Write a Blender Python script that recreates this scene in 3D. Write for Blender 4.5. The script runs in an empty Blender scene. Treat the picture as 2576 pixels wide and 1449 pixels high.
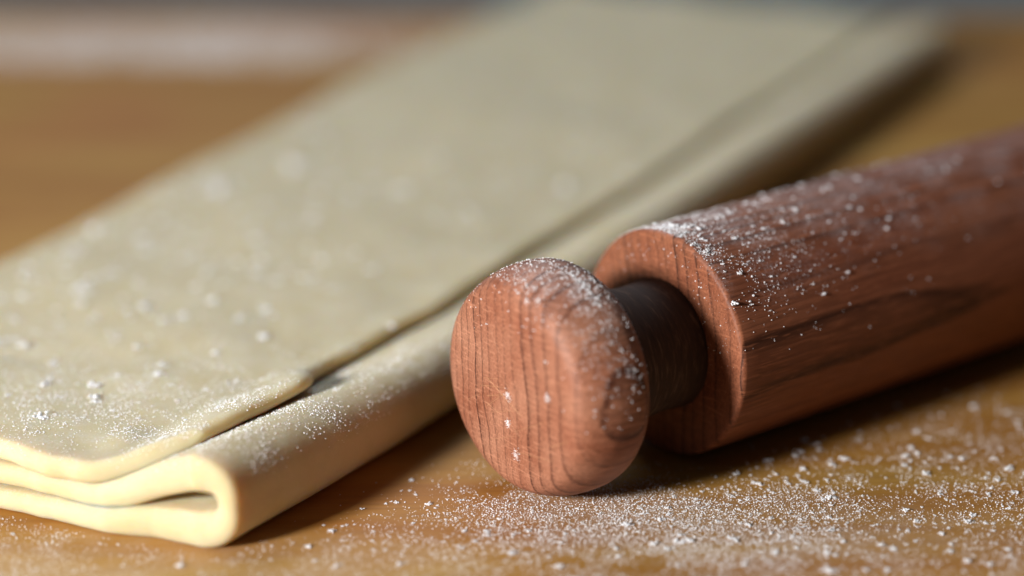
import bpy, bmesh, math, random
import numpy as np
from mathutils import Vector, Matrix

random.seed(7)
rng = np.random.default_rng(11)
sc = bpy.context.scene
col = sc.collection

# ------------------------------------------------------------------ camera
FPX, PW, PH = 5810.0, 2576.0, 1449.0        # focal length and frame in pixels
PITCH, CAM_H = math.radians(20.0), 0.206
cam_d = bpy.data.cameras.new('camera')
cam_d.sensor_width = 22.2
cam_d.lens = 22.2 * FPX / PW
cam_d.clip_start, cam_d.clip_end = 0.02, 50
cam_d.dof.use_dof = True
cam_d.dof.focus_distance = 0.478
cam_d.dof.aperture_fstop = 2.1
cam_d.dof.aperture_blades = 0
cam = bpy.data.objects.new('camera', cam_d)
cam.location = (0, 0, CAM_H)
cam.rotation_euler = (math.pi / 2 - PITCH, 0, 0)
col.objects.link(cam)
sc.camera = cam

# ------------------------------------------------------------------ light
world = bpy.data.worlds.new('World')
sc.world = world
world.use_nodes = True
wb = world.node_tree.nodes['Background']
wb.inputs['Color'].default_value = (0.80, 0.88, 1.0, 1)
wb.inputs['Strength'].default_value = 0.045


def area_light(name, loc, target, sx, sy, power, color):
    d = bpy.data.lights.new(name, 'AREA')
    d.shape = 'RECTANGLE'
    d.size, d.size_y = sx, sy
    d.energy = power
    d.color = color
    o = bpy.data.objects.new(name, d)
    o.location = loc
    o.rotation_euler = (Vector(target) - Vector(loc)).to_track_quat('-Z', 'Y').to_euler()
    col.objects.link(o)
    return o


# low window light from the left front, and a paler window beyond the table
area_light('window_light', (-0.650, -0.145, 0.330), (0, 0.46, 0.0), 0.14, 0.14, 17.0, (1.0, 0.965, 0.93))
area_light('window_light', (-0.25, 1.85, 1.40), (0, 0.46, 0.0), 0.80, 0.80, 12.5, (0.82, 0.91, 1.0))

sc.view_settings.view_transform = 'Standard'
sc.view_settings.look = 'None'
sc.view_settings.exposure = -0.05
sc.view_settings.gamma = 1.0
sc.render.engine = 'CYCLES'
sc.cycles.use_denoising = True
try:
    sc.cycles.denoiser = 'OPENIMAGEDENOISE'
except Exception:
    pass
sc.cycles.max_bounces = 8
sc.cycles.diffuse_bounces = 5


# ------------------------------------------------------------------ helpers
def ground(x, y, z=0.0):
    """pixel of the photograph -> point on the horizontal plane at height z"""
    a, b = (x - PW / 2) / FPX, (PH / 2 - y) / FPX
    Y = math.cos(PITCH) + b * math.sin(PITCH)
    Z = -math.sin(PITCH) + b * math.cos(PITCH)
    t = (z - CAM_H) / Z
    return np.array([a * t, Y * t, z])


def tag(o, label=None, cat=None, kind=None, group=None):
    if label:
        o['label'] = label
    if cat:
        o['category'] = cat
    if kind:
        o['kind'] = kind
    if group:
        o['group'] = group
    return o


def mesh_from_arrays(name, verts, faces, mat=None, smooth=True, parent=None):
    """faces: (n, k) int array"""
    me = bpy.data.meshes.new(name)
    verts = np.asarray(verts, dtype=np.float32)
    faces = np.asarray(faces, dtype=np.int32)
    k = faces.shape[1]
    me.vertices.add(len(verts))
    me.vertices.foreach_set('co', verts.ravel())
    me.loops.add(faces.size)
    me.loops.foreach_set('vertex_index', faces.ravel())
    me.polygons.add(len(faces))
    me.polygons.foreach_set('loop_start', np.arange(0, faces.size, k, dtype=np.int32))
    me.polygons.foreach_set('use_smooth', np.full(len(faces), smooth, dtype=bool))
    me.update(calc_edges=True)
    me.validate()
    if mat:
        me.materials.append(mat)
    o = bpy.data.objects.new(name, me)
    col.objects.link(o)
    if parent:
        o.parent = parent
    return o


def vnoise(p, freq, seed=0, octaves=3):
    """value noise on (n, 2) points -> about -1..1"""
    p = np.asarray(p, float)
    out = np.zeros(p.shape[:-1])
    amp, tot = 1.0, 0.0
    for o in range(octaves):
        q = p * freq * 2 ** o + seed * 17.31 + o * 5.7
        i = np.floor(q).astype(np.int64)
        fr = q - i
        fr = fr * fr * (3 - 2 * fr)

        def hsh(ix, iy):
            n = (ix * 374761393 + iy * 668265263 + seed * 982451653) & 0x7fffffff
            n = ((n ^ (n >> 13)) * 1274126177) & 0x7fffffff
            return ((n ^ (n >> 16)) & 0xffff) / 32767.5 - 1
        a = hsh(i[..., 0], i[..., 1]); b = hsh(i[..., 0] + 1, i[..., 1])
        c = hsh(i[..., 0], i[..., 1] + 1); d = hsh(i[..., 0] + 1, i[..., 1] + 1)
        out += amp * ((a * (1 - fr[..., 0]) + b * fr[..., 0]) * (1 - fr[..., 1])
                      + (c * (1 - fr[..., 0]) + d * fr[..., 0]) * fr[..., 1])
        tot += amp
        amp *= 0.5
    return out / tot


def smooth(x, a, b):
    t = np.clip((np.asarray(x, float) - a) / (b - a), 0, 1)
    return t * t * (3 - 2 * t)


class NT:
    """tiny node-tree builder"""

    def __init__(self, name):
        self.m = bpy.data.materials.new(name)
        self.m.use_nodes = True
        self.t = self.m.node_tree
        self.bsdf = self.t.nodes['Principled BSDF']

    def n(self, typ, ins=None, **props):
        nd = self.t.nodes.new(typ)
        for k, v in props.items():
            setattr(nd, k, v)
        for k, v in (ins or {}).items():
            if isinstance(v, bpy.types.NodeSocket):
                self.t.links.new(v, nd.inputs[k])
            else:
                nd.inputs[k].default_value = v
        return nd

    def math(self, op, a, b=0.0, c=0.0):
        return self.n('ShaderNodeMath', {0: a, 1: b, 2: c}, operation=op).outputs[0]

    def ramp(self, fac, stops, interp='LINEAR'):
        nd = self.n('ShaderNodeValToRGB', {'Fac': fac})
        cr = nd.color_ramp
        cr.interpolation = interp
        while len(cr.elements) < len(stops):
            cr.elements.new(0.5)
        for e, (p, c) in zip(cr.elements, stops):
            e.position = p
            e.color = (c[0], c[1], c[2], 1) if not isinstance(c, (int, float)) else (c, c, c, 1)
        return nd.outputs['Color']

    def mix(self, fac, a, b, mode='MIX'):
        nd = self.n('ShaderNodeMix', data_type='RGBA', blend_type=mode)
        for i, v in ((0, fac), (6, a), (7, b)):
            if isinstance(v, bpy.types.NodeSocket):
                self.t.links.new(v, nd.inputs[i])
            elif i == 0:
                nd.inputs[i].default_value = v
            else:
                nd.inputs[i].default_value = (v[0], v[1], v[2], 1)
        return nd.outputs[2]

    def set(self, **kw):
        for k, v in kw.items():
            s = self.bsdf.inputs[k.replace('_', ' ')]
            if isinstance(v, bpy.types.NodeSocket):
                self.t.links.new(v, s)
            else:
                s.default_value = v

    def bump(self, height, dist, strength=1.0, normal=None):
        ins = {'Height': height, 'Distance': dist, 'Strength': strength}
        if normal is not None:
            ins['Normal'] = normal
        return self.n('ShaderNodeBump', ins).outputs[0]


# ------------------------------------------------------------------ materials
def pin_wood(name, dark, light, linecol, dust):
    b = NT(name)
    tc = b.n('ShaderNodeTexCoord')
    obj = tc.outputs['Object']                      # x runs along the pin
    sep = b.n('ShaderNodeSeparateXYZ', {0: obj})
    X, Y, Z = sep.outputs
    # slow wander of the growth rings
    m1 = b.n('ShaderNodeMapping', {'Vector': obj, 'Scale': (9, 60, 60)})
    wob = b.n('ShaderNodeTexNoise', {'Vector': m1.outputs[0], 'Scale': 1.0, 'Detail': 2.0}).outputs['Fac']
    m1b = b.n('ShaderNodeMapping', {'Vector': obj, 'Scale': (60, 700, 300)})
    wob2 = b.n('ShaderNodeTexNoise', {'Vector': m1b.outputs[0], 'Scale': 1.0, 'Detail': 1.0}).outputs['Fac']
    # across-the-ring coordinate, rings a little bent and leaning
    y1 = b.math('ADD', Y, b.math('MULTIPLY', Z, -0.10))
    bend = b.math('MULTIPLY', b.math('MULTIPLY', Z, Z), 2.6)
    y2 = b.math('SUBTRACT', y1, bend)
    y3 = b.math('ADD', y2, b.math('MULTIPLY', b.math('SUBTRACT', wob, 0.5), 0.0036))
    y3 = b.math('ADD', y3, b.math('MULTIPLY', b.math('SUBTRACT', wob2, 0.5), 0.0004))
    y3 = b.math('ADD', y3, b.math('MULTIPLY', X, 0.012))
    irr = b.n('ShaderNodeTexNoise', {'W': b.math('MULTIPLY', y3, 170.0), 'Scale': 1.0, 'Detail': 2.0}, noise_dimensions='1D').outputs['Fac']
    y3 = b.math('ADD', y3, b.math('MULTIPLY', b.math('SUBTRACT', irr, 0.5), 0.0030))
    # rings close together on one side, wide on the other
    c = b.math('ADD', b.math('MULTIPLY', y3, 350.0), b.math('MULTIPLY', b.math('MULTIPLY', y3, y3), 2300.0))
    fr = b.math('FRACT', b.math('ADD', c, 40.0))
    fl = b.math('FLOOR', b.math('ADD', c, 40.0))
    wn = b.n('ShaderNodeTexWhiteNoise', {'W': fl}, noise_dimensions='1D').outputs['Value']
    line = b.ramp(fr, [(0.0, 0.45), (0.04, 0.08), (0.5, 0.14), (0.80, 0.34), (0.94, 1.0), (1.0, 0.45)])
    line = b.math('MULTIPLY', line, b.math('ADD', b.math('MULTIPLY', wn, 0.85), 0.45))
    # fine pores, long along the grain, and short flecks across the rings
    m2 = b.n('ShaderNodeMapping', {'Vector': obj, 'Scale': (60, 2300, 1500)})
    pore = b.n('ShaderNodeTexNoise', {'Vector': m2.outputs[0], 'Scale': 1.0, 'Detail': 3.0, 'Roughness': 0.65}).outputs['Fac']
    m3 = b.n('ShaderNodeMapping', {'Vector': obj, 'Scale': (220, 260, 2200)})
    fleck = b.n('ShaderNodeTexNoise', {'Vector': m3.outputs[0], 'Scale': 1.0, 'Detail': 2.0}).outputs['Fac']
    m4 = b.n('ShaderNodeMapping', {'Vector': obj, 'Scale': (14, 90, 90)})
    mott = b.n('ShaderNodeTexNoise', {'Vector': m4.outputs[0], 'Scale': 1.0, 'Detail': 3.0}).outputs['Fac']
    base = b.mix(b.ramp(mott, [(0.3, 0.0), (0.7, 1.0)]), dark, light)
    base = b.mix(b.math('MULTIPLY', line, 0.95), base, linecol)
    base = b.mix(b.ramp(pore, [(0.34, 0.42), (0.50, 0.0)]), base, (0.06, 0.018, 0.008))
    base = b.mix(b.ramp(pore, [(0.55, 0.0), (0.70, 0.50)]), base, tuple(min(1, c * 1.5) for c in light))
    base = b.mix(b.ramp(fleck, [(0.55, 0.0), (0.70, 0.45)]), base, tuple(min(1, c * 1.4) for c in light))
    # worn pale scratches on the face of the knob
    rs = random.Random(5)
    scr = None
    segs = [(0.0068, 0.0012, -0.0050, -0.0040, 0.00016)]
    for k in range(16):
        cy, cz = rs.gauss(-0.001, 0.006), rs.gauss(-0.005, 0.006)
        an = rs.choice([-0.45, -0.6, 0.5, 0.9, -0.3]) + rs.gauss(0, 0.15)
        ln = rs.uniform(0.0025, 0.006)
        segs.append((cy - ln * math.cos(an), cz - ln * math.sin(an), cy + ln * math.cos(an), cz + ln * math.sin(an), rs.uniform(0.00005, 0.00010)))
    for (ay, az, by, bz, w) in segs:
        L = math.hypot(by - ay, bz - az)
        dy, dz = (by - ay) / L, (bz - az) / L
        t = b.math('ADD', b.math('MULTIPLY', b.math('SUBTRACT', Y, ay), dy), b.math('MULTIPLY', b.math('SUBTRACT', Z, az), dz))
        d = b.math('ABSOLUTE', b.math('SUBTRACT', b.math('MULTIPLY', b.math('SUBTRACT', Y, ay), dz), b.math('MULTIPLY', b.math('SUBTRACT', Z, az), dy)))
        across = b.math('SUBTRACT', 1.0, b.math('DIVIDE', d, w), 0)
        along = b.math('MULTIPLY', b.math('MINIMUM', t, b.math('SUBTRACT', L, t)), 900.0)
        s = b.n('ShaderNodeClamp', {'Value': b.math('MINIMUM', across, along)}).outputs[0]
        scr = s if scr is None else b.math('MAXIMUM', scr, s)
    near = b.math('LESS_THAN', X, 0.006)
    scr = b.math('MULTIPLY', scr, near)
    base = b.mix(b.math('MULTIPLY', scr, 0.55), base, (0.62, 0.34, 0.17))
    if dust:
        # pale flour rubbed into the grain near the end of the roller
        geo = b.n('ShaderNodeNewGeometry')
        nz = b.n('ShaderNodeSeparateXYZ', {0: geo.outputs['Normal']}).outputs[2]
        dn = b.n('ShaderNodeTexNoise', {'Vector': obj, 'Scale': 1500.0, 'Detail': 4.0, 'Roughness': 0.7}).outputs['Fac']
        dp = b.n('ShaderNodeTexNoise', {'Vector': obj, 'Scale': 110.0, 'Detail': 3.0}).outputs['Fac']
        m = b.math('MULTIPLY', b.ramp(nz, [(0.45, 0.0), (0.95, 1.0)]), b.ramp(dp, [(0.38, 0.0), (0.66, 1.0)]))
        m = b.math('MULTIPLY', m, b.ramp(dn, [(0.44, 0.0), (0.60, 1.0)]))
        base = b.mix(b.math('MULTIPLY', m, dust), base, (0.80, 0.80, 0.84))
    rough = b.math('ADD', b.math('MULTIPLY', pore, 0.25), 0.42)
    hgt = b.math('SUBTRACT', b.math('MULTIPLY', pore, 0.6), b.math('MULTIPLY', line, 0.4))
    hgt = b.math('SUBTRACT', hgt, b.math('MULTIPLY', scr, 0.5))
    b.set(Base_Color=base, Roughness=rough, Specular_IOR_Level=0.32,
          Normal=b.bump(hgt, 0.00025, 0.55))
    return b.m


def table_wood():
    b = NT('table_amber_wood')
    tc = b.n('ShaderNodeTexCoord')
    obj = tc.outputs['Object']
    mp = b.n('ShaderNodeMapping', {'Vector': obj, 'Rotation': (0, 0, math.radians(6)), 'Scale': (7, 48, 48)})
    dist = b.n('ShaderNodeTexNoise', {'Vector': mp.outputs[0], 'Scale': 0.8, 'Detail': 4.0, 'Roughness': 0.6, 'Distortion': 0.6}).outputs['Fac']
    mp2 = b.n('ShaderNodeMapping', {'Vector': obj, 'Rotation': (0, 0, math.radians(6)), 'Scale': (60, 900, 900)})
    fib = b.n('ShaderNodeTexNoise', {'Vector': mp2.outputs[0], 'Scale': 1.0, 'Detail': 3.0}).outputs['Fac']
    big = b.n('ShaderNodeTexNoise', {'Vector': obj, 'Scale': 11.0, 'Detail': 2.0}).outputs['Fac']
    base = b.ramp(dist, [(0.26, (0.22, 0.088, 0.022)), (0.40, (0.37, 0.172, 0.036)), (0.52, (0.42, 0.220, 0.048)), (0.62, (0.46, 0.27, 0.066)), (0.75, (0.35, 0.16, 0.036))])
    base = b.mix(b.ramp(big, [(0.40, 0.0), (0.7, 0.45)]), base, (0.40, 0.135, 0.042))
    base = b.mix(b.ramp(fib, [(0.36, 0.16), (0.52, 0.0)]), base, (0.14, 0.055, 0.018))
    # a thin film of flour where thrown; last patch paints a far reflection
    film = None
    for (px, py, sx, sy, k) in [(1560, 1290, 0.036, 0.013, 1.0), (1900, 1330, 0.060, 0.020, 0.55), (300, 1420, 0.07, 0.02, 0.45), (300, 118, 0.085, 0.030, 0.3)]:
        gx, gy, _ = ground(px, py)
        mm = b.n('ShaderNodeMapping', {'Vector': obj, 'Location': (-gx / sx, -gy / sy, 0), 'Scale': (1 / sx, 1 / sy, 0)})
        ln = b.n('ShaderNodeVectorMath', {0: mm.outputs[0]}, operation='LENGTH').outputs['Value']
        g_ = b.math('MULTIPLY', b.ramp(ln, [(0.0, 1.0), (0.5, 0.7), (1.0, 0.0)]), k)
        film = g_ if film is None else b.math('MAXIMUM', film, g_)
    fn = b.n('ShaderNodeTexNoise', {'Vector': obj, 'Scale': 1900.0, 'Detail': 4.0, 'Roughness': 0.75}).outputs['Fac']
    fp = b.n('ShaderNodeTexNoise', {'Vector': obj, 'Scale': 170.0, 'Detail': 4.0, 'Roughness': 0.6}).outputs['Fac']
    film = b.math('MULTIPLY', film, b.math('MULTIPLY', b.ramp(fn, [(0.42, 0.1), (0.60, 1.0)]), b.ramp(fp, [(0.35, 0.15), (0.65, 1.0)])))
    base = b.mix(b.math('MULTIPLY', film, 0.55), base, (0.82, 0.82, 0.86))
    rough = b.math('ADD', b.math('MULTIPLY', fib, 0.2), 0.36)
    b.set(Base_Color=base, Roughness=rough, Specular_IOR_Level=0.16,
          Normal=b.bump(b.math('ADD', fib, b.math('MULTIPLY', dist, 0.5)), 0.0002, 0.35))
    return b.m


def dough_mat():
    b = NT('raw_pastry')
    tc = b.n('ShaderNodeTexCoord')
    obj = tc.outputs['Object']
    n1 = b.n('ShaderNodeTexNoise', {'Vector': obj, 'Scale': 70.0, 'Detail': 3.0}).outputs['Fac']
    n2 = b.n('ShaderNodeTexNoise', {'Vector': obj, 'Scale': 900.0, 'Detail': 3.0, 'Roughness': 0.6}).outputs['Fac']
    n3 = b.n('ShaderNodeTexNoise', {'Vector': obj, 'Scale': 230.0, 'Detail': 4.0, 'Roughness': 0.6}).outputs['Fac']
    n4 = b.n('ShaderNodeTexNoise', {'Vector': obj, 'Scale': 2200.0, 'Detail': 3.0, 'Roughness': 0.7}).outputs['Fac']
    base = b.mix(b.ramp(n1, [(0.3, 0.0), (0.7, 1.0)]), (0.585, 0.490, 0.285), (0.64, 0.560, 0.370))
    base = b.mix(b.ramp(n3, [(0.35, 0.12), (0.5, 0.0)]), base, (0.46, 0.375, 0.21))
    # flour rubbed thinly into the upper side
    geo = b.n('ShaderNodeNewGeometry')
    nz = b.n('ShaderNodeSeparateXYZ', {0: geo.outputs['Normal']}).outputs[2]
    du = b.math('MULTIPLY', b.ramp(nz, [(0.5, 0.0), (0.9, 1.0)]), b.ramp(n4, [(0.46, 0.0), (0.62, 1.0)]))
    du = b.math('MULTIPLY', du, b.ramp(n3, [(0.42, 0.03), (0.64, 0.42)]))
    base = b.mix(du, base, (0.74, 0.74, 0.77))
    hgt = b.math('ADD', b.math('MULTIPLY', n2, 0.25), b.math('ADD', n1, b.math('MULTIPLY', n3, 0.5)))
    b.set(Base_Color=base, Roughness=0.62, Specular_IOR_Level=0.3,
          Subsurface_Weight=0.9, Subsurface_Radius=(1.0, 0.60, 0.24), Subsurface_Scale=0.0080,
          Normal=b.bump(hgt, 0.0007, 0.40))
    return b.m


def flour_mat():
    b = NT('wheat_flour')
    b.set(Base_Color=(0.93, 0.94, 0.97, 1), Roughness=0.9, Specular_IOR_Level=0.1)
    tr = b.n('ShaderNodeBsdfTranslucent', {'Color': (0.92, 0.92, 0.95, 1)})
    mx = b.n('ShaderNodeMixShader', {0: 0.15, 1: b.bsdf.outputs[0], 2: tr.outputs[0]})
    b.t.links.new(mx.outputs[0], b.t.nodes['Material Output'].inputs['Surface'])
    return b.m


def wall_mat():
    b = NT('blue_grey_plaster')
    tc = b.n('ShaderNodeTexCoord')
    n1 = b.n('ShaderNodeTexNoise', {'Vector': tc.outputs['Object'], 'Scale': 6.0, 'Detail': 4.0}).outputs['Fac']
    b.set(Base_Color=b.ramp(n1, [(0.3, (0.40, 0.54, 0.62)), (0.7, (0.48, 0.62, 0.70))]), Roughness=0.85)
    return b.m


def neck_wood():  # near-black: the shadow between knob and roller is painted into the wood
    b = NT('neck_shadow_wood')
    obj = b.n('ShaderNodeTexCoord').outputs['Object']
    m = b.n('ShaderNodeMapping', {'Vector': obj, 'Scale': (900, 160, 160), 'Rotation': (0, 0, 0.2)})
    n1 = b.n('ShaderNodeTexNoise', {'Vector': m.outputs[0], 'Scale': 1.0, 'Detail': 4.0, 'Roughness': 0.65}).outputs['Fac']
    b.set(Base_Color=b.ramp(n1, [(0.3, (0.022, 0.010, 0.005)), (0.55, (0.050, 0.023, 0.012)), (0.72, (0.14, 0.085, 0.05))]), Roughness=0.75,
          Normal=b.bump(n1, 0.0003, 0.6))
    return b.m


NECK_SHADE = neck_wood()
KNOBWOOD = pin_wood('knob_beech_wood', (0.27, 0.092, 0.048), (0.39, 0.178, 0.108), (0.060, 0.016, 0.009), 0.18)
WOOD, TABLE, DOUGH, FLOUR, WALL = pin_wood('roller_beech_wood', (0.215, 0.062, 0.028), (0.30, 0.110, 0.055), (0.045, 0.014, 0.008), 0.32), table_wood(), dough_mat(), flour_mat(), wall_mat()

# ------------------------------------------------------------------ setting
far_l, far_r = ground(-200, 6), ground(2776, 30)
def build_table():
    bm = bmesh.new()
    d = (far_r - far_l) / np.linalg.norm(far_r - far_l)
    a, c = far_l - d * 0.75, far_r + d * 0.75
    pts = [(-0.95, 0.06), (0.95, 0.06), (c[0], c[1]), (a[0], a[1])]
    vs = [bm.verts.new((x, y, -0.03)) for x, y in pts]
    f = bm.faces.new(vs)
    r = bmesh.ops.extrude_face_region(bm, geom=[f])
    for v in r['geom']:
        if isinstance(v, bmesh.types.BMVert):
            v.co.z = 0.0
    bmesh.ops.recalc_face_normals(bm, faces=bm.faces)
    bmesh.ops.bevel(bm, geom=list(bm.edges), offset=0.004, segments=3, affect='EDGES', profile=0.5)
    me = bpy.data.meshes.new('tabletop')
    bm.to_mesh(me); bm.free()
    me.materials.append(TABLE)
    o = bpy.data.objects.new('tabletop', me)
    col.objects.link(o)
    tag(o, 'amber varnished wooden tabletop dusted with flour', 'tabletop', 'structure')
build_table()

wv = [(x, y, z) for y in (3.0, 3.1) for (x, z) in ((-3, -1.4), (3, -1.4), (3, 1.3), (-3, 1.3))]
w = mesh_from_arrays('wall', wv, [(0, 1, 2, 3), (5, 4, 7, 6), (3, 2, 6, 7), (1, 0, 4, 5), (0, 3, 7, 4), (2, 1, 5, 6)], WALL, smooth=False)
tag(w, 'blurred blue grey wall behind the table', 'wall', 'structure')

# ------------------------------------------------------------------ rolling pin
YAW = math.radians(51.0)
RR = 0.0250                 # roller radius
RK = 0.0247                 # knob radius
ROLL0, ROLLLEN = 0.0430, 0.26
AX = np.array([math.sin(YAW), math.cos(YAW), 0.0])
SIDE = np.array([math.cos(YAW), -math.sin(YAW), 0.0])
PIN0 = np.array([-0.0012, 0.4352, RR + 0.0002])     # centre of the knob's face

pin = bpy.data.objects.new('rolling_pin', None)
pin.empty_display_size = 0.02
col.objects.link(pin)
pin.location = (PIN0[0], PIN0[1], 0)
pin.rotation_euler = (0, 0, math.pi / 2 - YAW)
tag(pin, 'reddish brown wooden rolling pin with a round end knob, dusted with flour', 'rolling pin')


def catmull(pts, per=8):
    p = np.array(pts, float)
    p = np.vstack([2 * p[0] - p[1], p, 2 * p[-1] - p[-2]])
    out = []
    for i in range(1, len(p) - 2):
        for k in range(per):
            t = k / per
            out.append(0.5 * ((2 * p[i]) + (-p[i - 1] + p[i + 1]) * t + (2 * p[i - 1] - 5 * p[i] + 4 * p[i + 1] - p[i + 2]) * t * t
                              + (-p[i - 1] + 3 * p[i] - 3 * p[i + 1] + p[i + 2]) * t ** 3))
    out.append(p[-2])
    return np.array(out)


def lathe(name, prof, mat, parent, seg=160, warp=None, closed_ends=True):
    """prof (n,2) of (x, r), r=0 at both ends"""
    prof = np.asarray(prof, float)
    n = len(prof)
    ang = np.linspace(0, 2 * math.pi, seg, endpoint=False)
    core = prof[1:-1]
    V = np.zeros((len(core), seg, 3))
    V[..., 0] = core[:, None, 0]
    V[..., 1] = core[:, None, 1] * np.cos(ang)
    V[..., 2] = core[:, None, 1] * np.sin(ang)
    if warp is not None:
        V = warp(V)
    verts = V.reshape(-1, 3)
    verts = np.vstack([verts, [[prof[0, 0], 0, 0], [prof[-1, 0], 0, 0]]])
    idx = np.arange(len(core) * seg).reshape(len(core), seg)
    a, b2 = idx[:-1], idx[1:]
    quads = np.stack([a, b2, np.roll(b2, -1, 1), np.roll(a, -1, 1)], -1).reshape(-1, 4)
    me = bpy.data.meshes.new(name)
    c0, c1 = len(verts) - 2, len(verts) - 1
    faces = [tuple(q) for q in quads]
    faces += [(c0, idx[0, k], idx[0, (k + 1) % seg]) for k in range(seg)]
    faces += [(c1, idx[-1, (k + 1) % seg], idx[-1, k]) for k in range(seg)]
    me.from_pydata(verts.tolist(), [], [tuple(int(i) for i in f) for f in faces])
    me.polygons.foreach_set('use_smooth', np.full(len(me.polygons), True))
    bm = bmesh.new(); bm.from_mesh(me)
    bmesh.ops.recalc_face_normals(bm, faces=bm.faces)
    bm.to_mesh(me); bm.free()
    me.materials.append(mat)
    o = bpy.data.objects.new(name, me)
    col.objects.link(o)
    o.parent = parent
    o.location = (0, 0, PIN0[2])
    return o


face = [(0.040 * (r / 0.74) ** 2.2, r) for r in (0.0, 0.05, 0.2, 0.4, 0.58, 0.70)]
rim = [(0.046, 0.78), (0.062, 0.83), (0.10, 0.885), (0.17, 0.932), (0.27, 0.970), (0.37, 0.992), (0.46, 1.0)]
back = [(0.48, 1.0), (0.50, 1.0), (0.54, 1.0), (0.61, 0.995), (0.70, 0.968), (0.78, 0.89), (0.83, 0.72), (0.86, 0.50), (0.87, 0.36)]
KPROF = np.vstack([catmull(face + rim, 8), catmull(back, 6), [[0.87, 0.0]]]) * RK


def knob_warp(V):
    # a crack line round the lower back of the rim, the wood behind it a little proud
    x = V[..., 0] / RK
    y, z = V[..., 1] / RK, V[..., 2] / RK
    low = smooth((0.72 * y - 0.69 * z), 0.60, 0.86)
    gr = np.exp(-((x - 0.17) / 0.022) ** 2)
    k = smooth(x, 0.17, 0.23) * (1 - smooth(x, 0.34, 0.60))
    f = 1 - 0.035 * gr * low + 0.050 * k * low
    V = V.copy()
    V[..., 1] *= f
    V[..., 2] *= f
    return V


knob = lathe('knob', KPROF, KNOBWOOD, pin, warp=knob_warp)
knob['label'] = 'end knob with straight growth rings and worn scratches on its face'
far = KPROF.copy()
far[:, 0] = 2 * ROLL0 + ROLLLEN - far[:, 0]
lathe('knob', far[::-1], KNOBWOOD, pin)
neck = [(0.80, 0), (0.80, 0.76), (0.88, 0.69), (1.0, 0.63), (1.2, 0.585), (1.45, 0.565), (1.65, 0.57), (1.80, 0.59), (1.80, 0)]
neck = np.array(neck) * RK
lathe('neck', neck, NECK_SHADE, pin, seg=96)['label'] = 'spindle between knob and roller, shadow painted into its dark wood'
nf = neck.copy()
nf[:, 0] = 2 * ROLL0 + ROLLLEN - nf[:, 0]
lathe('neck', nf[::-1], NECK_SHADE, pin, seg=96)
x0, x1 = ROLL0, ROLL0 + ROLLLEN
bv = [(x0 + 0.0011 * (1 - math.sin(a)), RR - 0.0011 * (1 - math.cos(a))) for a in np.linspace(math.pi / 2, 0, 7)]
rp = [(x0, 0), (x0, 0.004), (x0, 0.012), (x0, 0.020), (x0, RR - 0.0016)] + bv
xs = np.linspace(x0 + 0.004, x1 - 0.004, 50)
rp += [(x, RR) for x in xs]
rp += [(2 * x0 + ROLLLEN - x, r) for x, r in rp[:12][::-1]]
roller = lathe('roller', rp, WOOD, pin, seg=192)

# ------------------------------------------------------------------ pastry
O = ground(540, 1370)[:2] + np.array([-0.0005, 0.0018])
LY = math.radians(28.0)
Ld = np.array([math.sin(LY), math.cos(LY)])
Ud = np.array([math.cos(LY), -math.sin(LY)])
T = 0.0047
VEND = 0.435


def uv(x, y, z):
    d = ground(x, y, z)[:2] - O
    return d @ Ud, d @ Ld


def curve(pts):
    p = np.array(sorted(pts))
    # smooth interpolation by densified catmull, then linear lookup
    q = catmull(p, 10)
    q = q[np.argsort(q[:, 0])]
    return lambda v: np.interp(v, q[:, 0], q[:, 1])


# free edge of the top flap, read along its upper rim
fe = []
for (px, py) in [(440, 1168), (520, 1135), (600, 1098), (690, 1056), (752, 1014), (800, 966), (860, 922), (960, 862), (1080, 788), (1200, 708), (1400, 585), (1600, 463), (1900, 262), (2230, 60)]:
    u, v = uv(px, py, 0.0145)
    fe.append((v, u))
print('flap edge', [(round(v * 1000, 1), round(u * 1000, 1)) for v, u in fe])
_fe = curve([(-0.03, fe[0][1] - 0.006)] + fe + [(0.6, fe[-1][1])])


def flap_edge(v):
    v = np.asarray(v, float)
    near = 1 - smooth(v, 0.06, 0.16)
    wav = vnoise(np.stack([v, v * 0 + 2.7], -1), 70.0, 77, 2) * 0.0011 * near + vnoise(np.stack([v, v * 0 + 5.1], -1), 22.0, 78, 1) * 0.0010
    step = 0.0022 * np.exp(-((v - 0.039) / 0.007) ** 2) - 0.0032 * smooth(v, 0.042, 0.051) * (1 - smooth(v, 0.06, 0.12))
    return _fe(v) + wav + step
u_out = curve([(-0.03, 0.0062), (-0.004, 0.0085), (0.015, 0.0106), (0.04, 0.0126), (0.07, 0.0138), (0.17, 0.0145), (0.40, 0.014), (0.6, 0.014)])
le = []
for (px, py) in [(0, 640), (240, 522), (480, 400), (730, 275), (970, 150)]:
    u, v = uv(px, py, 0.0150)
    le.append((v, u))
print('left edge', [(round(v * 1000, 1), round(u * 1000, 1)) for v, u in le])
u_left = curve([(-0.05, le[0][1] + 0.003)] + le + [(0.6, le[-1][1] - 0.012)])
loop_h = curve([(-0.05, 0.0205), (0.0, 0.0200), (0.03, 0.0185), (0.08, 0.0165), (0.2, 0.0160), (0.6, 0.0160)])


def v_clusters():
    r = T * 0.5
    a = r * (1 - np.cos(np.linspace(0, math.pi / 2, 9)))
    m = np.concatenate([np.linspace(r, 0.10, 75)[1:], np.linspace(0.10, 0.445 - r, 70)[1:]])
    e = 0.445 - a[::-1]
    w = np.concatenate([a, m, e])
    return w / w[-1]


W = v_clusters()
nA, nB, nC, nD, nE = 90, 40, 110, 26, 130
r_edge = T * 0.5
edge_pack = r_edge * (1 - np.cos(np.linspace(0, math.pi / 2, 9)))

sA = np.linspace(0, 1, nA)
sC = np.linspace(0, 1, nC)
sE = np.linspace(0, 1, nE)


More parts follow.
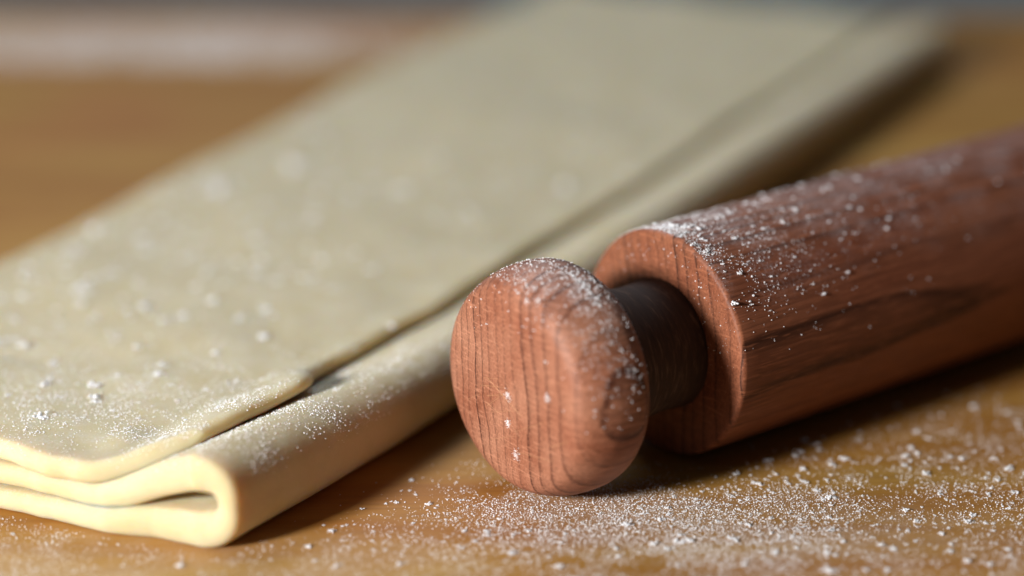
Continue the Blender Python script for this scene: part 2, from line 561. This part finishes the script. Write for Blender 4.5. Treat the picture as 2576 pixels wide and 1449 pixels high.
def front_low(u):
    return np.interp(u, [-0.20, -0.10, -0.048, -0.02, 0.0, 0.02], [-0.008, -0.010, -0.0095, -0.0085, -0.0060, -0.003])


def front_flap(u):
    return np.interp(u, [-0.20, -0.10, -0.065, -0.048, -0.040, -0.032, -0.020, 0.02], [-0.0075, -0.009, -0.0078, -0.0080, -0.0085, -0.0090, -0.0078, -0.0070])


def mid_z(u, uc, hloop):
    """height of the middle sheet's centre left of the loop"""
    lo = 1.5 * T + 0.0004
    hi = hloop - T / 2
    k = smooth(u, uc - 0.025, uc + 0.003)
    return lo + (hi - lo) * k


def point_rows(seg, s, v):
    """u, z of the folded sheet for s in 0..1 of one stretch, at length v (arrays alike)"""
    uo, ul, h = u_out(v), u_left(v), loop_h(v)
    rz = (h - T) / 2
    rx = np.minimum(rz, 0.0070)
    uc = uo - T / 2 - rx
    topz = 2.5 * T + 0.0008
    rl = T / 2 + 0.0003
    ulc = ul + T / 2 + rl
    if seg == 'A':
        return ul + 0.006 + (uc - ul - 0.006) * s, np.full_like(v, T / 2)
    if seg == 'B':
        a = -math.pi / 2 + math.pi * s
        ca, sa = np.cos(a), np.sin(a)
        p = 1.0
        return uc + rx * np.sign(ca) * np.abs(ca) ** p, T / 2 + rz + rz * np.sign(sa) * np.abs(sa) ** p
    if seg == 'C':
        u = uc + (ulc - uc) * s
        return u, mid_z(u, uc, h)
    if seg == 'D':
        a = -math.pi / 2 - math.pi * s
        zc = (1.5 * T + 0.0004 + topz) / 2
        return ulc + rl * np.cos(a), zc + (topz - zc) * np.sin(a)
    if seg == 'E':
        ue = flap_edge(v)
        u = ulc + (ue - ulc) * s
        z = np.maximum(mid_z(u, uc, h) + T + 0.0003, topz)
        # the flap stands a little off the sheet below near its free edge
        return u, z - 0.0002


def build_dough():
    segs = []
    # arc-length packing at the two free ends (start of A, end of E)
    for seg, n in (('A', nA), ('B', nB), ('C', nC), ('D', nD), ('E', nE)):
        s = np.linspace(0, 1, n)
        if seg == 'E':
            L = 0.115
            pk = 2 * edge_pack
            s = np.concatenate([np.linspace(0, 1 - pk[-1] / L, n - 9), 1 - pk[::-1] / L])
            s = np.unique(np.round(s, 9))
        if seg in 'CDE':
            s = s[1:]
        if seg == 'B':
            s = s[1:]
        segs.append((seg, s))
    rows_u, rows_v, rows_z, lay = [], [], [], []
    for seg, s in segs:
        for si in s:
            # front position from the approximate u of this row
            u0 = np.array([point_rows(seg, np.array([si]), np.array([0.0]))[0][0]])
            f = (front_flap(u0) + 0.016 * (1 - np.clip((1 - si) * 0.115 / 0.018, 0, 1)) ** 2.0 if seg == 'E' else front_low(u0) + (0.0012 if seg == 'C' else 0.0))[0]
            if seg == 'D':
                f = front_low(u0)[0] * (1 - si) + front_flap(u0)[0] * si
            v = f + (VEND - f) * W
            u, z = point_rows(seg, np.full_like(v, si), v)
            rows_u.append(u); rows_v.append(v); rows_z.append(z); lay.append(seg)
    Uu, Vv, Zz = np.array(rows_u), np.array(rows_v), np.array(rows_z)
    lay = np.array(lay)
    uvp = np.stack([Uu, Vv], -1)
    up = np.isin(lay, ['C', 'D', 'E'])[:, None]
    top = (lay == 'E')[:, None]
    bulge = np.where((lay == 'E')[:, None], 0.0, smooth(Uu, u_out(Vv) - 0.046, u_out(Vv) - 0.006)) * (0.15 + 0.52 * np.exp(-(np.maximum(Vv, 0) / 0.03) ** 2))
    nb = int((lay == 'B').sum())
    arc = np.ones(len(lay))
    arc[lay == 'B'] = np.abs(np.cos(np.linspace(0, math.pi, nb))) ** 1.2
    bulge = bulge * arc[:, None]
    sgn = np.where(lay == 'A', 1.0, -1.0)
    sgn[lay == 'B'] = np.cos(np.linspace(0, math.pi, nb))
    Zz = Zz + T * 0.5 * bulge * sgn[:, None]
    # soft unevenness of hand-rolled pastry
    wob = vnoise(uvp, 28.0, 3, 2) * 0.0007 + vnoise(uvp, 75.0, 4, 2) * 0.00030
    Zz = Zz + np.where(up, np.clip(wob, -0.0005, 1) * np.where(top, 1.0, 0.6), 0.0)
    # a shallow dent and a raised welt across the flap near its front
    wl = -0.062
    dent = np.exp(-((Vv - (0.028 + 0.55 * (Uu + 0.085))) / 0.0045) ** 2) * smooth(Uu, -0.058, -0.078)
    Zz = Zz - np.where(top, 0.0005 * dent, 0)
    lift = np.exp(-((Vv - 0.042) / 0.010) ** 2) * smooth(Uu, flap_edge(Vv) - 0.012, flap_edge(Vv) - 0.002)
    Zz = Zz + np.where(top, 0.0008 * lift, 0)
    welt = np.exp(-((Vv - 0.006) / 0.006) ** 2 - ((Uu + 0.0255) / 0.0035) ** 2)
    Zz = Zz + np.where(top, 0.0009 * welt, 0)
    # ragged cut along the edges
    Vv = Vv + (1 - W)[None, :] ** 30 * (vnoise(np.stack([Uu * 1.0, Uu * 0 + (np.arange(len(lay))[:, None] > nA + nB + nC) * 3.0], -1), 75.0, 9, 3) * 0.0020)
    P = np.zeros(Uu.shape + (3,))
    P[..., :2] = O + Uu[..., None] * Ud + Vv[..., None] * Ld
    P[..., 2] = Zz
    # arc length from the free ends, for the rounding of the cut edges
    seglen = np.linalg.norm(np.diff(P, axis=0), axis=-1)
    acc = np.vstack([np.zeros((1, P.shape[1])), np.cumsum(seglen, 0)])
    ds = np.minimum(acc, acc[-1:] - acc)
    seglen = np.linalg.norm(np.diff(P, axis=1), axis=-1)
    accv = np.hstack([np.zeros((P.shape[0], 1)), np.cumsum(seglen, 1)])
    dv = np.minimum(accv, accv[:, -1:] - accv)

    def rnd(d):
        q = np.clip(d / (T * 0.46), 0, 1)
        return np.sqrt(np.maximum(1 - (1 - q) ** 2.3, 0))
    qe = np.clip(ds / (T * 0.95), 0, 1)
    rs_ = np.sqrt(np.maximum(1 - (1 - qe) ** 2.2, 0))
    tf = rs_ * rnd(dv) * np.where((lay == 'E')[:, None], 0.72 + 0.28 * smooth(ds, 0.0, 0.014), 1.0)
    du, dv_ = np.gradient(P, axis=0), np.gradient(P, axis=1)
    N = np.cross(du, dv_)
    N /= np.maximum(np.linalg.norm(N, axis=-1, keepdims=True), 1e-12)
    # smooth normals a touch along the path
    for _ in range(3):
        N[1:-1] = (N[:-2] + 2 * N[1:-1] + N[2:])
        N /= np.linalg.norm(N, axis=-1, keepdims=True)
    thick = T * 0.5 * tf * (1 + 0.10 * vnoise(uvp, 55.0, 12, 3) + bulge)
    Ptop, Pbot = P + N * thick[..., None], P - N * thick[..., None]
    Pbot[..., 2] = np.maximum(Pbot[..., 2], 0.00015)
    Ptop[..., 2] = np.maximum(Ptop[..., 2], 0.00015)
    return Ptop, Pbot, lay


DT, DB, LAY = build_dough()


def shell(name, A, B, parent, open_first, open_last):
    n, m = A.shape[:2]
    ia = np.arange(n * m).reshape(n, m)
    ib = ia + n * m
    qa = np.stack([ia[:-1, :-1], ia[1:, :-1], ia[1:, 1:], ia[:-1, 1:]], -1).reshape(-1, 4)
    qb = np.stack([ib[:-1, :-1], ib[:-1, 1:], ib[1:, 1:], ib[1:, :-1]], -1).reshape(-1, 4)
    qs = [qa, qb]
    for j in (0, m - 1):
        q = np.stack([ia[:-1, j], ib[:-1, j], ib[1:, j], ia[1:, j]], -1)
        qs.append(q if j == 0 else q[:, ::-1])
    for i in (0, n - 1):
        q = np.stack([ia[i, :-1], ia[i, 1:], ib[i, 1:], ib[i, :-1]], -1)
        qs.append(q if i == 0 else q[:, ::-1])
    me = bpy.data.meshes.new(name)
    V = np.vstack([A.reshape(-1, 3), B.reshape(-1, 3)])
    me.from_pydata(V.tolist(), [], np.vstack(qs).tolist())
    bm = bmesh.new(); bm.from_mesh(me)
    bmesh.ops.remove_doubles(bm, verts=bm.verts, dist=2e-6)
    bmesh.ops.recalc_face_normals(bm, faces=bm.faces)
    for f in bm.faces:
        f.smooth = True
    bm.to_mesh(me); bm.free()
    me.materials.append(DOUGH)
    o = bpy.data.objects.new(name, me)
    col.objects.link(o)
    o.parent = parent
    o.location = tuple(-Vector(parent.location))
    return o


pastry = bpy.data.objects.new('pastry_dough', None)
pastry.empty_display_size = 0.02
pastry.location = (O[0], O[1], 0)
col.objects.link(pastry)
tag(pastry, 'long sheet of pale raw pastry dough folded in three layers beside the rolling pin', 'dough')
kC = int(np.where(LAY == 'C')[0][0] + nC * 0.62)
low = shell('folded_sheet', DT[:kC + 1], DB[:kC + 1], pastry, False, True)
low['label'] = 'lower layers with a rounded fold'
flap = shell('top_flap', DT[kC:], DB[kC:], pastry, True, False)
flap['label'] = 'top layer with a ragged free edge'

# ------------------------------------------------------------------ flour
ICO_V, ICO_F = None, None
def ico():
    bm = bmesh.new()
    bmesh.ops.create_icosphere(bm, subdivisions=1, radius=1.0)
    v = np.array([x.co[:] for x in bm.verts])
    f = np.array([[q.index for q in x.verts] for x in bm.faces])
    bm.free()
    return v, f
ICO_V, ICO_F = ico()


def grains(name, pos, rad, label, squash=0.75, nrm=None):
    pos, rad = np.asarray(pos, float), np.asarray(rad, float)
    n = len(pos)
    J = 1 + rng.uniform(-0.32, 0.32, (n, len(ICO_V), 1))
    S = rng.uniform(0.7, 1.35, (n, 1, 3))
    V = ICO_V[None] * J * S
    q = rng.uniform(0, 2 * math.pi, n)
    c, s = np.cos(q)[:, None], np.sin(q)[:, None]
    V = np.stack([V[..., 0] * c - V[..., 1] * s, V[..., 0] * s + V[..., 1] * c, V[..., 2] * squash], -1)
    V = V * rad[:, None, None] + pos[:, None, :]
    F = (ICO_F[None] + (np.arange(n) * len(ICO_V))[:, None, None]).reshape(-1, 3)
    o = mesh_from_arrays(name, V.reshape(-1, 3), F, FLOUR, smooth=True)
    tag(o, label, 'flour', 'stuff')
    return o


def clumps(centres, radii, k=(14, 34), spread=1.0):
    """each clump: a few grains heaped together"""
    P, R = [], []
    for c, r in zip(centres, radii):
        m = int(rng.integers(*k))
        r = r * 1.15
        d = rng.normal(0, 0.5, (m, 3)) * r * spread
        d[:, 2] = np.abs(d[:, 2]) * 0.45
        P.append(c + d)
        R.append(r * rng.uniform(0.14, 0.34, m))
    if not P:
        return np.zeros((0, 3)), np.zeros(0)
    return np.vstack(P), np.concatenate(R)


def powr(n, a, b, k=2.5):
    """many small, few large"""
    return a + (b - a) * rng.random(n) ** k


# --- on the table
def table_flour():
    bl, tr = ground(-150, 1520), ground(2800, 900)
    n = 520000
    p = np.stack([rng.uniform(-0.17, 0.20, n), rng.uniform(0.375, 0.60, n)], -1)
    c1 = ground(1560, 1290)[:2]; c2 = ground(2300, 1260)[:2]; c3 = ground(300, 1420)[:2]; c4 = ground(1150, 1400)[:2]; c5 = ground(1700, 1340)[:2]

    def gs(c, sx, sy, rot=0.0):
        d = p - c
        x = d[:, 0] * math.cos(rot) + d[:, 1] * math.sin(rot)
        y = -d[:, 0] * math.sin(rot) + d[:, 1] * math.cos(rot)
        return np.exp(-(x / sx) ** 2 - (y / sy) ** 2)
    dens = 1.0 * gs(c1, 0.034, 0.013, 0.15) + 0.45 * gs(c5, 0.045, 0.018) + 0.42 * gs(c2, 0.070, 0.042, 0.3) + 0.26 * gs(c3, 0.070, 0.022) + 0.20 * gs(c4, 0.05, 0.02)
    dens += 0.035
    dens *= np.clip(0.75 + 1.1 * vnoise(p, 160.0, 21, 3), 0.05, 2) * np.clip(0.9 + 0.8 * vnoise(p, 40.0, 22, 2), 0.15, 2)
    # less far behind, and the strip along the pastry and the pin stays cleaner
    dens *= 1 - 0.75 * smooth(p[:, 1], 0.48, 0.56)
    rel = p - PIN0[:2]
    ax, sd = rel @ AX[:2], rel @ SIDE[:2]
    shade = smooth(ax, 0.02, 0.05) * (1 - smooth(sd, 0.012 , 0.040))
    dens *= 1 - 0.92 * shade
    du = (p - O) @ Ud; dv = (p - O) @ Ld
    near = (1 - smooth(du - u_out(dv), 0.004, 0.022)) * smooth(dv, 0.0, 0.012)
    dens *= 1 - 0.9 * near
    keep = rng.random(n) < dens * 1.1
    # nothing inside the pastry or under the knob
    inside = (du < u_out(dv) - 0.001) & (dv > front_low(du) - 0.0005)
    keep &= ~inside
    p, = (p[keep],)
    fine = powr(len(p), 0.00005, 0.00018, 2.2)
    P = np.column_stack([p, fine * 0.35])
    # coarser clumps
    m = 3600
    q = np.stack([rng.uniform(-0.15, 0.17, m), rng.uniform(0.38, 0.56, m)], -1)
    d2 = 0.95 * np.exp(-(((q - c2) / (0.075, 0.045)) ** 2).sum(1)) + 0.35 * np.exp(-(((q - c1) / (0.05, 0.022)) ** 2).sum(1)) + 0.30 * np.exp(-(((q - c3) / (0.07, 0.02)) ** 2).sum(1)) + 0.22 * np.exp(-(((q - c4) / (0.05, 0.02)) ** 2).sum(1)) + 0.03
    du = (q - O) @ Ud; dv = (q - O) @ Ld
    rel = q - PIN0[:2]
    ax, sd = rel @ AX[:2], rel @ SIDE[:2]
    bad = ((du < u_out(dv) + 0.004) & (dv > front_low(du) - 0.0015)) | ((ax > 0.0) & (sd < 0.016)) | ((np.abs(sd) < 0.012) & (ax > 0))
    ok = (rng.random(m) < d2) & ~bad
    q = q[ok]
    r = powr(len(q), 0.00025, 0.00075, 3.5)
    CP, CR = clumps(np.column_stack([q, r * 0.15]), r)
    # a pale band of grains further back on the left, imitating a reflection
    m = 60000
    a = np.stack([rng.uniform(-0.24, 0.02, m), rng.uniform(0.70, 0.90, m)], -1)
    b0, b1 = ground(300, 165)[1], ground(300, 62)[1]
    band = smooth(a[:, 1], b0 - 0.002, b0 + 0.008) * (1 - smooth(a[:, 1], b1 - 0.014, b1 + 0.012))
    band *= 1 - 0.75 * smooth(a[:, 0], ground(500, 110)[0], ground(1000, 110)[0])
    du = (a - O) @ Ud; dv = (a - O) @ Ld
    ok = (rng.random(m) < band * 0.75 * np.clip(0.8 + 0.6 * vnoise(a, 35.0, 31, 2), 0.1, 2)) & (du < u_left(dv) - 0.004)
    a = a[ok]
    ar = powr(len(a), 0.00025, 0.00050, 1.0)
    AP = np.column_stack([a, ar * 0.35])
    grains('flour', np.vstack([P, CP, AP]), np.concatenate([fine, CR, ar]), 'white flour scattered over the amber tabletop, with a pale far band imitating a reflection')
    print('table grains', len(P), len(CP), len(AP))
table_flour()


# --- on the rolling pin (built in world space from the same profile)
def pin_flour():
    def to_world(x, y, z):
        return PIN0 + x[:, None] * AX - y[:, None] * SIDE + z[:, None] * np.array([0, 0, 1.0])
    P, R = [], []
    # roller: angle from the top, towards the camera's side positive
    n = 90000
    x = ROLL0 + rng.exponential(0.040, n)
    th = rng.uniform(-1.5, 1.5, n)
    pt = np.stack([x, th * RR], -1)
    d = (0.55 * np.exp(-((x - ROLL0) / 0.014) ** 2) * np.exp(-((th + 0.05) / 0.55) ** 2)
         + 0.16 * np.exp(-((x - ROLL0) / 0.05) ** 2) * np.exp(-((th - 0.25) / 0.62) ** 2) + 0.022 * np.exp(-(th / 0.8) ** 2))
    d *= np.clip(0.65 + 1.2 * vnoise(pt, 200.0, 41, 3), 0.03, 2) * np.clip(0.9 + 0.7 * vnoise(pt, 50.0, 42, 2), 0.1, 2)
    ok = (rng.random(n) < d * 0.62) & (x < ROLL0 + 0.22) & (x > ROLL0 + 0.0005)
    x, th = x[ok], th[ok]
    r = powr(len(x), 0.00005, 0.00016, 2.0)
    rr = RR + r * 0.3
    P.append(to_world(x, -rr * np.sin(th), rr * np.cos(th))); R.append(r)
    # coarser specks on the roller
    n = 240
    x = ROLL0 + 0.0008 + rng.exponential(0.035, n); th = rng.normal(0.05, 0.5, n)
    ok = (x < ROLL0 + 0.2) & (np.abs(th) < 1.25)
    x, th = x[ok], th[ok]
    r = powr(len(x), 0.00020, 0.00055, 3.0)
    c, cr = clumps(to_world(x, -RR * np.sin(th), RR * np.cos(th)), r)
    P.append(c); R.append(cr)
    # a few heaps right at the edge of the roller
    x = ROLL0 + np.array([0.0045, 0.0060, 0.0075, 0.0016, 0.0022, 0.0012, 0.0050])
    th = np.array([-0.08, 0.0, 0.10, 0.30, 0.42, 0.95, -0.35])
    r = np.array([0.0011, 0.0010, 0.0007, 0.0008, 0.0006, 0.0008, 0.0006])
    c, cr = clumps(to_world(x, -RR * np.sin(th), RR * np.cos(th)), r, (12, 22))
    P.append(c); R.append(cr)
    # knob: over the rounded rim above and towards the camera
    prof = KPROF[(KPROF[:, 0] > 0.02 * RK) & (KPROF[:, 0] < 0.95 * RK)]
    n = 60000
    k = rng.random(n) * (len(prof) - 1)
    i = k.astype(int); f = k - i
    x = prof[i, 0] * (1 - f) + prof[i + 1, 0] * f
    rad = prof[i, 1] * (1 - f) + prof[i + 1, 1] * f
    th = rng.uniform(-1.4, 1.9, n)
    xr = x / RK
    pt = np.stack([x, th * RK], -1)
    d = 0.75 * smooth(xr, 0.04, 0.22) * (1 - smooth(xr, 0.66, 0.92)) * np.exp(-((th - 0.40) / 0.70) ** 2) + 0.03 * np.exp(-(th / 0.9) ** 2)
    d *= np.clip(0.65 + 1.2 * vnoise(pt, 220.0, 51, 3), 0.03, 2)
    ok = (rng.random(n) < d * 0.24)
    x, th, rad = x[ok], th[ok], rad[ok]
    r = powr(len(x), 0.00006, 0.00019, 2.0)
    rr = rad + r * 0.3
    P.append(to_world(x, -rr * np.sin(th), rr * np.cos(th))); R.append(r)
    n = 60
    k = rng.random(n) * (len(prof) - 1); i = k.astype(int)
    th = rng.normal(0.4, 0.5, n)
    r = powr(n, 0.00015, 0.00038, 2.5)
    c, cr = clumps(to_world(prof[i, 0], -prof[i, 1] * np.sin(th), prof[i, 1] * np.cos(th)), r)
    P.append(c); R.append(cr)
    # two bigger lumps near the upper rim and faint dabs on the face (y across, z up)
    for (yy, zz, rr_) in [(0.0080, 0.0215, 0.00055), (0.0045, 0.0205, 0.00055), (0.0005, -0.0009, 0.00085), (0.0003, -0.0070, 0.00075), (0.0025, -0.0135, 0.00085), (0.0125, 0.0025, 0.00070)]:
        ra = math.hypot(yy, zz)
        xx = np.interp(ra, KPROF[:60, 1], KPROF[:60, 0])
        m = 70 if zz < 0.01 else 40
        dy, dz = rng.normal(0, 0.6, m) * rr_, rng.normal(0, 0.7, m) * rr_
        yv, zv = yy + dy, zz + dz
        xv = np.interp(np.hypot(yv, zv), KPROF[:60, 1], KPROF[:60, 0])
        P.append(to_world(xv, -yv, zv)); R.append(rng.uniform(0.00005, 0.00012, m))
    # fine stray dust on the roller's end face
    n = 260
    ra = RR * np.sqrt(rng.random(n)) * 0.98; th = rng.uniform(-1.6, 1.6, n)
    P.append(to_world(np.full(n, ROLL0), -ra * np.sin(th), ra * np.cos(th))); R.append(powr(n, 0.00005, 0.00020, 4.0))
    grains('flour', np.vstack(P), np.concatenate(R), 'white flour dust clinging to the top of the rolling pin', squash=0.8)
    print('pin grains', sum(map(len, R)))
pin_flour()


# --- on the pastry
def dough_flour():
    P, R = [], []
    hi, lo = (DT, DB) if DT[LAY == 'E'][60, 60, 2] > DB[LAY == 'E'][60, 60, 2] else (DB, DT)
    A = np.where(np.isin(LAY, ['A', 'B', 'C'])[:, None, None], lo, hi)     # outer side of every layer
    c = (A[:-1, :-1] + A[1:, 1:] + A[:-1, 1:] + A[1:, :-1]) / 4
    e1, e2 = A[1:, :-1] - A[:-1, :-1], A[:-1, 1:] - A[:-1, :-1]
    nn = np.cross(e1, e2)
    ar = np.linalg.norm(nn, axis=-1)
    nz = np.abs(nn[..., 2]) / np.maximum(ar, 1e-12)
    lay = np.broadcast_to(LAY[:-1][:, None], c.shape[:2])
    d = (c[..., :2] - O)
    u, v = d @ Ud, d @ Ld
    z = c[..., 2]
    flapm = (lay == 'E')
    ridge = ((lay == 'B') | (lay == 'C')) & (u > flap_edge(v) - 0.001) & (z > 0.010)
    uvp = np.stack([u, v], -1)
    front = np.exp(-((v - 0.012) / 0.030) ** 2)
    dens = np.where(flapm, 0.030 + 0.85 * front * (0.35 + 0.65 * smooth(u, -0.10, -0.03)), 0.0)
    dens = np.where(ridge, (0.25 + 0.9 * np.exp(-((v - 0.035) / 0.035) ** 2)) * smooth(z, 0.010, 0.0155), dens)
    dens = dens * np.clip(0.6 + 1.3 * vnoise(uvp, 130.0, 61, 3), 0.03, 2) * smooth(nz, 0.15, 0.6)
    wgt = (ar * dens).ravel()
    wgt /= wgt.sum()

    def pick(n, w):
        f = rng.choice(w.size, n, p=w)
        i, j = np.unravel_index(f, ar.shape)
        a, b2 = rng.random((n, 1)), rng.random((n, 1))
        return A[i, j] + e1[i, j] * a + e2[i, j] * b2
    n = 17000
    q = pick(n, wgt)
    r = powr(n, 0.00006, 0.00022, 2.2)
    q[:, 2] += r * 0.2
    P.append(q); R.append(r)
    n = 90
    w2 = (ar * np.where(flapm, 0.10 + 1.4 * front, np.where(ridge, 0.35, 0)) * smooth(nz, 0.3, 0.8)).ravel()
    w2 /= w2.sum()
    cc, cr = clumps(pick(n, w2), powr(n, 0.00020, 0.00050, 2.5))
    P.append(cc); R.append(cr)
    # far specks that blur to pale discs
    w3 = (ar * np.where(flapm, 0.10 + 0.9 * np.exp(-((v - 0.09) / 0.08) ** 2) * (1 - smooth(u, -0.05, -0.02)), 0) * smooth(nz, 0.3, 0.8)).ravel()
    w3 /= w3.sum()
    n = 330
    cc, cr = clumps(pick(n, w3), powr(n, 0.00040, 0.00110, 2.0))
    P.append(cc); R.append(cr)
    # the larger lumps that can be told apart
    tz = 2.5 * T + T / 2 + 0.0004
    big = [(740, 420, 1.9), (540, 480, 1.8), (575, 465, 1.2), (1010, 480, 1.3), (402, 816, 1.0), (205, 768, 1.1), (285, 690, 1.0), (342, 716, 0.9),
           (240, 970, 0.95), (100, 1052, 1.0), (95, 1090, 0.7), (240, 1000, 0.8), (640, 690, 0.9), (650, 610, 1.1), (240, 580, 1.1), (1420, 470, 1.5), (170, 655, 0.9), (790, 900, 0.6), (890, 880, 0.6), (20, 995, .5), (60, 870, .8)]
    cs = np.array([ground(x, y, tz) for x, y, _ in big])
    cc, cr = clumps(cs, np.array([b[2] for b in big]) * 0.00130, (16, 28))
    P.append(cc); R.append(cr)
    grains('flour', np.vstack(P), np.concatenate(R), 'white flour specks on the pale folded pastry dough', squash=0.7)
dough_flour()
